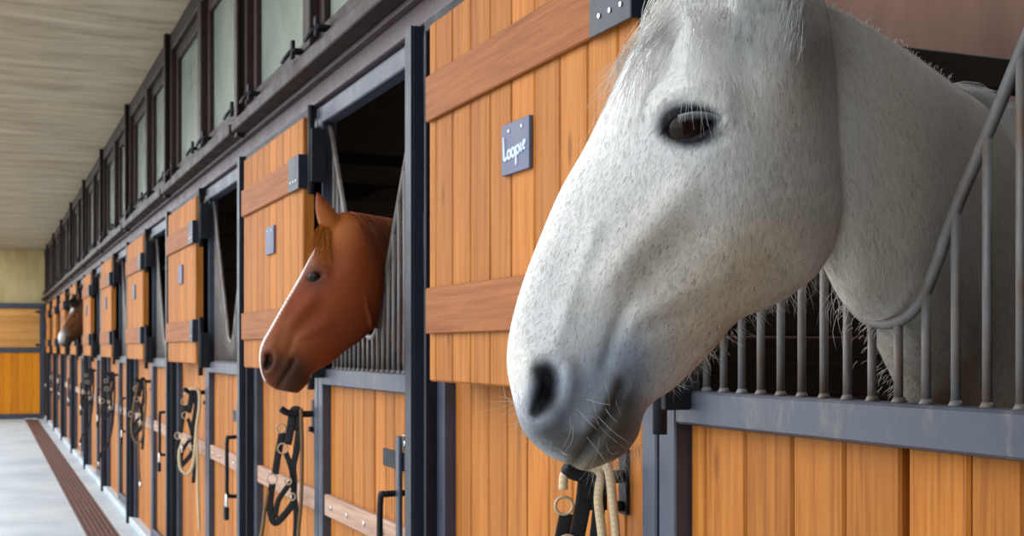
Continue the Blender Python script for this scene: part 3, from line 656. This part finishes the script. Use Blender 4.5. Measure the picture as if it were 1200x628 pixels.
# ================= the other two
def simple_horse(name, label, fr, secs, T, k, neck, trunk_parts, base, colour, vox, ear, mane_fn, eye_at):
    rel = face_relief(T, k)
    body, V, F, nf = make_body('body', [head_mesh(fr, secs, rel, 130, 50), loft(neck, 50, 44)]+ears(fr, *ear), vox, trunk_parts, .025, colour, 'coat', base)
    body.name = name; body.location = base; tag(body, label, 'horse')
    L = fr.local(V[:nf]); a0 = np.array(eye_at); d = np.hypot(L[:, 0]-a0[0], L[:, 1]-a0[1]-.010*k); wv = L[(d < .012) & (L[:, 2] > 0), 2].max()
    for s in (-1, 1): sphere('eye', fr.world(np.array([[a0[0], a0[1], s*(wv-.027*k)]]))[0], .0235*k*fr.k, M['eye'], body, base)
    mane_fn(body, np.array(base)); return body
e1, n1 = complex(806, 148), complex(641, 461)
def chestnut_horse():
    fr = Frame(at_depth(375, 350, 3.70), 8); ab = fr.ab; e2, n2 = complex(369.5, 323), complex(314, 425); z = (n2-e2)/(n1-e1)
    def T(x, y): q = e2+z*(complex(x, y)-e1); return ab(q.real, q.imag, .06)
    PX = [((322, 456), (349, 461)), ((309, 445), (361, 449)), ((304, 424), (363, 441)), ((306, 404), (372, 434)), ((317, 383), (388, 425)), ((330, 360), (404, 412)), ((344, 336), (420, 401)), ((356, 315), (434, 388)), ((367, 294), (444, 366)), ((378, 272), (450, 338)), ((388, 256), (452, 308)), ((402, 249), (448, 283)), ((416, 250), (440, 264))]
    WD = [tuple(.92*q if i < 3 else q for i, q in enumerate(w_)) for w_ in WIDTHS[:11]+WIDTHS[12:13]+WIDTHS[14:]]
    secs = [(ab(*d), ab(*v), wd) for (d, v), wd in zip(PX, WD)]; l = tuple(fr.l); L2 = (-.2, -1, 0)
    N = [((410, 252), (436, 385), 3.70, .055, l), ((432, 256), (440, 386), 3.76, .075, l), ((452, 258), (447, 380), 3.86, .10, L2), ((466, 262), (456, 395), 3.96, .13, L2)]
    neck = [(tuple(at_depth(*d, q)), tuple(at_depth(*v, q)), hw, la, .85) for d, v, q, hw, la in N]+[((.40, 3.92, 1.70), (.40, 3.92, 1.0), .19, (0, -1, 0), .9), ((.70, 3.95, 1.6), (.70, 3.95, .9), .24, (0, -1, 0), .9)]
    base = (1.2, 3.95, 0); dors = np.array([s[0] for s in secs[1:9]]); nb = (ab(314, 425, .05), ab(346, 433, .05), ab(340, 452, .05))
    fine = crom(dors, 80)
    def colour(P):
        L = fr.local(P); A = L[:, :2]; n = len(P); C = np.tile(np.array([.17, .032, .0065]), (n, 1))
        def blend(m, c): C[:] = C*(1-m[:, None])+np.array(c)[None]*m[:, None]
        def g(c, s): return np.exp(-.5*((A[:, 0]-c[0])**2+(A[:, 1]-c[1])**2)/s**2)
        blend(np.clip(L[:, 0]*4-.35, 0, .55), (.14, .030, .010)); blend(g(ab(385, 270, .06), .05)*.5, (.50, .17, .03)); blend(g(ab(330, 400, .06), .05)*.4, (.34, .13, .05))
        blend(np.clip(g(nb[0], .04)*.45+g(nb[1], .032)*.85+g(nb[2], .034)*.8, 0, .9), (.045, .024, .015)); blend(g(ab(405, 395, .07), .05)*.45, (.09, .018, .006)); blend(g(ab(400, 330, .07), .06)*.3, (.26, .06, .015)); blend(g(nb[0], .018), (.02, .012, .01))  # back of jaw darkened as painted shading; muzzle tones are its own
        blend(g(ab(369.5, 323, .07), .026)*.9, (.05, .02, .012))
        d = np.min(np.linalg.norm(A[:, None, :]-fine[None, ::2], axis=2), axis=1) if n < 400000 else np.zeros(n); blend((1-smoothstep(.003, .009, d))*(1-smoothstep(.016, .026, np.abs(L[:, 2]))), (.80, .74, .68)); return C
    def mane(body, B0):
        P_ = []; Cl = []; W = lambda x, y, wd: fr.world(np.array([[*ab(x, y, .03), wd]]))[0]-B0
        for i in range(260):
            x0 = 388+random.random()*16; y0 = 252+random.random()*8; xe = 360+random.random()*26; ye = 284+random.random()*32
            P_.append(np.array([W(x0, y0, random.uniform(-.02, .05)), W((x0+xe)/2-3, (y0+ye)/2-6, .055), W(xe+random.gauss(0, 3), ye, .06+random.random()*.02)])); b = random.uniform(.7, 1.3); Cl.append((.50*b, .17*b, .03*b))
        strands('forelock', P_, .0011, body, Cl, 6); P_ = []; Cl = []
        for i in range(420):
            f = random.random(); x0 = 405+f*62; y0 = 252+f*10; dp = 3.70+f*.26; p = np.array(at_depth(x0, y0, dp)); sd = -1 if random.random() < .4 else 1; ln = random.uniform(.05, .16)
            P_.append(np.array([p, p+np.array((.01, sd*.05, .004)), p+np.array((.02, sd*.11, -.5*ln)), p+np.array((.03, sd*.12, -ln))])-B0); b = random.uniform(.6, 1.2); Cl.append((.20*b, .05*b, .014*b))
        strands('mane', P_, .0013, body, Cl, 6)
    return fr, secs, WD, simple_horse('chestnut_horse', 'chestnut horse with a thin white blaze leaning out of the second stall', fr, secs, T, 1.05, neck, trunk(.02, 3.95, k=.97), base, colour, .0055, (ab(393, 274), ab(372, 227), .045, .055, .031), mane, ab(369.5, 324, .07))
frc, secc, wdc, chestnut = chestnut_horse()
def bay_horse():
    fr = Frame(at_depth(86, 377, 14.55), 52, 1.08); C0 = frc
    e2, n2 = complex(369.5, 323), complex(314, 425); z = (n2-e2)/(n1-e1)
    def T(x, y): q = e2+z*(complex(x, y)-e1); return C0.ab(q.real, q.imag, .06)
    p = fr.P0; pole = fr.world(np.array([[.08, .14, 0], [.16, -.05, 0]])); yc = 15.85
    neck = [(tuple(pole[0]), tuple(pole[1]), .06, tuple(fr.l), .85), ((.10, yc-.12, p.z+.20), (.10, yc-.12, p.z-.20), .09, (0, -1, 0), .85), ((.30, yc, 1.74), (.30, yc, 1.15), .15, (0, -1, 0), .9), ((.7, yc, 1.6), (.7, yc, .9), .24, (0, -1, 0), .9)]
    base = (1.2, yc, 0); dors = crom(np.array([s[0] for s in secc[1:9]]), 40); nose = np.array(secc[2][0]); mid = np.array(secc[8][0])
    def colour(P):
        L = fr.local(P); A = L[:, :2]; n = len(P); C = np.tile(np.array([.17, .065, .025]), (n, 1))
        def blend(m, c): C[:] = C*(1-m[:, None])+np.array(c)[None]*m[:, None]
        def g(c, s): return np.exp(-.5*((A[:, 0]-c[0])**2+(A[:, 1]-c[1])**2)/s**2)
        blend(smoothstep(.12, .25, L[:, 0])*.8, (.03, .02, .015)); nb = C0.ab(314, 425, .05); mb_ = C0.ab(335, 445, .05)
        blend(np.clip(g(mb_, .06)*1.1+g(nb, .03), 0, .95), (.03, .025, .022)); blend(np.exp(-.5*((A[:, 0]-nose[0])**2+(A[:, 1]-nose[1]-.03)**2)/.045**2)*(1-smoothstep(.03, .06, np.abs(L[:, 2])))*1.0, (.80, .78, .76)); blend(np.exp(-.5*((A[:, 0]-mid[0])**2+(A[:, 1]-mid[1])**2)/.025**2)*(1-smoothstep(.02, .035, np.abs(L[:, 2]))), (.75, .73, .7)); return C
    def mane(body, B0):
        P_ = []; Cl = []; c = C0.ab(400, 250, 0)
        for i in range(200):
            a0 = np.array(c)+np.array((random.gauss(0, .02), random.gauss(0, .01))); e = np.array(C0.ab(372, 290, 0))+np.array((random.gauss(0, .02), random.gauss(0, .03)))
            W = fr.world(np.array([[*a0, random.gauss(0, .03)], [*(a0*.5+e*.5+np.array((-.02, .02))), random.gauss(0, .05)], [*e, random.gauss(0, .05)]])); P_.append(W-B0); Cl.append((.015, .012, .01))
        strands('forelock', P_, .003, body, Cl, 5)
    return simple_horse('bay_horse', 'distant dark bay horse with a white nose looking out far down the row', fr, secc, T, .85, neck, trunk(.02, yc, k=.97), base, colour, .010, (C0.ab(393, 272), C0.ab(384, 222), .045, .06, .026), mane, C0.ab(369.5, 324, .07))
bay = bay_horse()
# ------------------------------------------------------------------ hooks, halters and lead ropes on the panels
HZ = 1.135; HX = -.045
def hook():
    t = thing('halter_hook', 'x', 'hook', (0, 2.06, HZ), 'black hooks on the plank panels')
    m = MB(); m.box(.022, .030, -.016, .016, -.07, .05, .003); m.tube(smooth_path([(.03, 0, .0), (-.03, .0, .0), (-.07, .004, .006), (-.092, .006, .022)], 5), [.012]*11+[.0125]*4+[.009], 12); m.build('arm', M['black_steel'], t)
    MB().tube([(.022, -.0, -.055), (.008, -.0, -.055)], .010, 12).build('knob', M['black_steel'], t); return t
def HP(x, y, dx=0):
    e = (x-265)/1256; return (e*.90+dx, -e*.43, -(y-96)/1256)
def ribbon(m, pts, wd=.0125, n=4): m.tube(smooth_path([HP(*p) for p in pts], n), 0, 8, flat=(.0022, wd, (.43, .90, 0))); return m
def halter(v):
    t = thing('halter', 'x', 'halter', (HX, 2.06, HZ), 'halters hung on the plank panels')
    m = MB(); ribbon(m, [(258, 150, -.001), (262, 88), (272, 78), (284, 88), (284, 170, .002)], .016); ribbon(m, [(262, 95, -.004), (250, 160), (236, 232)], .015); m.build('crown_strap', M['leather'], t)
    m = MB(); ribbon(m, [(212, 178), (198, 250), (186, 320), (180, 366)], .013); m.build('cheek_strap', M['leather'], t)
    m = MB(); ribbon(m, [(284, 160, .003), (276, 260), (262, 330), (266, 400), (264, 452)], .012); m.build('cheek_strap', M['leather'], t)
    m = MB(); ribbon(m, [(168, 408), (158, 470), (160, 540), (180, 584), (222, 548), (258, 500), (264, 478)], .013); m.build('nose_band', M['leather'], t)
    m = MB(); ribbon(m, [(252, 402), (222, 440), (192, 490), (180, 560)], .010); m.build('chin_strap', M['leather'], t)
    m = MB(); ribbon(m, [(228, 268), (250, 330), (262, 400), (268, 470), (276, 560), (268, 700)], .010); m.build('throat_strap', M['leather'], t)
    for x, y, r in ((214, 160, .016), (222, 250, .018), (173, 386, .018), (247, 396, .012), (263, 466, .013)): MB().ring(HP(x, y, -.006), r, .0028, (.35, .93, 0), 18, 6).build('ring', M['ring'], t)
    return t
def lead(kind):
    t = thing('lead_rope', 'x', 'lead rope', (HX, 2.06, HZ), 'lead ropes hung with the halters'); m = MB(); P = lambda pts, n=8: smooth_path([HP(*p) for p in pts], n)
    if kind == 'cream_near':
        m.tube(P([(228, 122, -.02), (232, 86, -.02), (252, 70, -.012), (286, 84, .0), (308, 150, -.02), (330, 250, -.03), (340, 420, -.034), (330, 600, -.03), (335, 900, -.03)]), .0085, 10); m.tube(P([(252, 73, .0), (300, 72, .0), (332, 82, -.02), (352, 150, -.03), (368, 260, -.036), (372, 440, -.036), (366, 620, -.036), (368, 860, -.036)]), .0085, 10)
    elif kind == 'cream': m.tube(P([(225, 110, -.01), (270, 72, -.01), (305, 90), (308, 200), (290, 330), (278, 480), (262, 590), (225, 640), (180, 600), (172, 500), (190, 440)]), .009, 10); m.tube(P([(290, 330), (296, 560), (300, 800), (310, 1020)]), .008, 10)
    elif kind == 'brown': m.tube(P([(255, 100, .012), (280, 76, .012), (298, 100), (302, 250), (298, 480), (285, 640), (292, 800)]), .007, 10); m.tube(P([(150, 440), (134, 520), (124, 600), (106, 720), (120, 900)]), .007, 10)
    elif kind == 'brown_loop': m.tube(P([(232, 110), (200, 260), (170, 480), (186, 600), (230, 640), (268, 590), (290, 400), (300, 200), (285, 88)]), .008, 10); m.tube(P([(232, 640), (236, 820), (250, 1000)]), .007, 10)
    else: m.tube(P([(255, 96), (280, 80), (300, 120), (300, 400), (270, 700), (210, 900), (150, 960), (120, 1060)]), .009, 10)
    m.build('rope', M[{'cream_near': 'rope', 'cream': 'rope', 'brown': 'rope_brown', 'brown_loop': 'rope_brown'}.get(kind, 'rope_dark')], t)
    m = MB(); q = {'cream_near': (335, 890), 'cream': (190, 440), 'brown': (292, 800), 'brown_loop': (250, 990)}.get(kind, (120, 1055)); m.tube([HP(q[0], q[1]-4), HP(q[0], q[1]+60)], .008, 8); m.build('snap_clip', M['chrome'], t)
    return t
WHERE = ["below the grey horse's chin", "below the chestnut horse's chin", 'on the third panel from the grey horse', 'on the fourth panel from the grey horse', 'on the fifth panel from the grey horse', 'on the sixth panel from the grey horse']
h0 = hook(); a0_ = halter(0)
for k, kind in enumerate(['cream_near', 'brown', 'cream', 'brown_loop', 'black', 'black']):
    hh = h0 if k == 0 else copy_tree(h0, PITCH*k); aa = a0_ if k == 0 else copy_tree(a0_, PITCH*k)
    tag(hh, 'black wall hook '+WHERE[k]); tag(aa, 'black leather halter with chrome rings '+WHERE[k])
    r_ = lead(kind); r_.location.y += PITCH*k; tag(r_, {'cream_near': 'two hanging falls of cream rope ', 'cream': 'looped cream lead rope ', 'brown': 'thin brown lead rope ', 'brown_loop': 'looped brown lead rope '}.get(kind, 'black lead rope ')+WHERE[k])
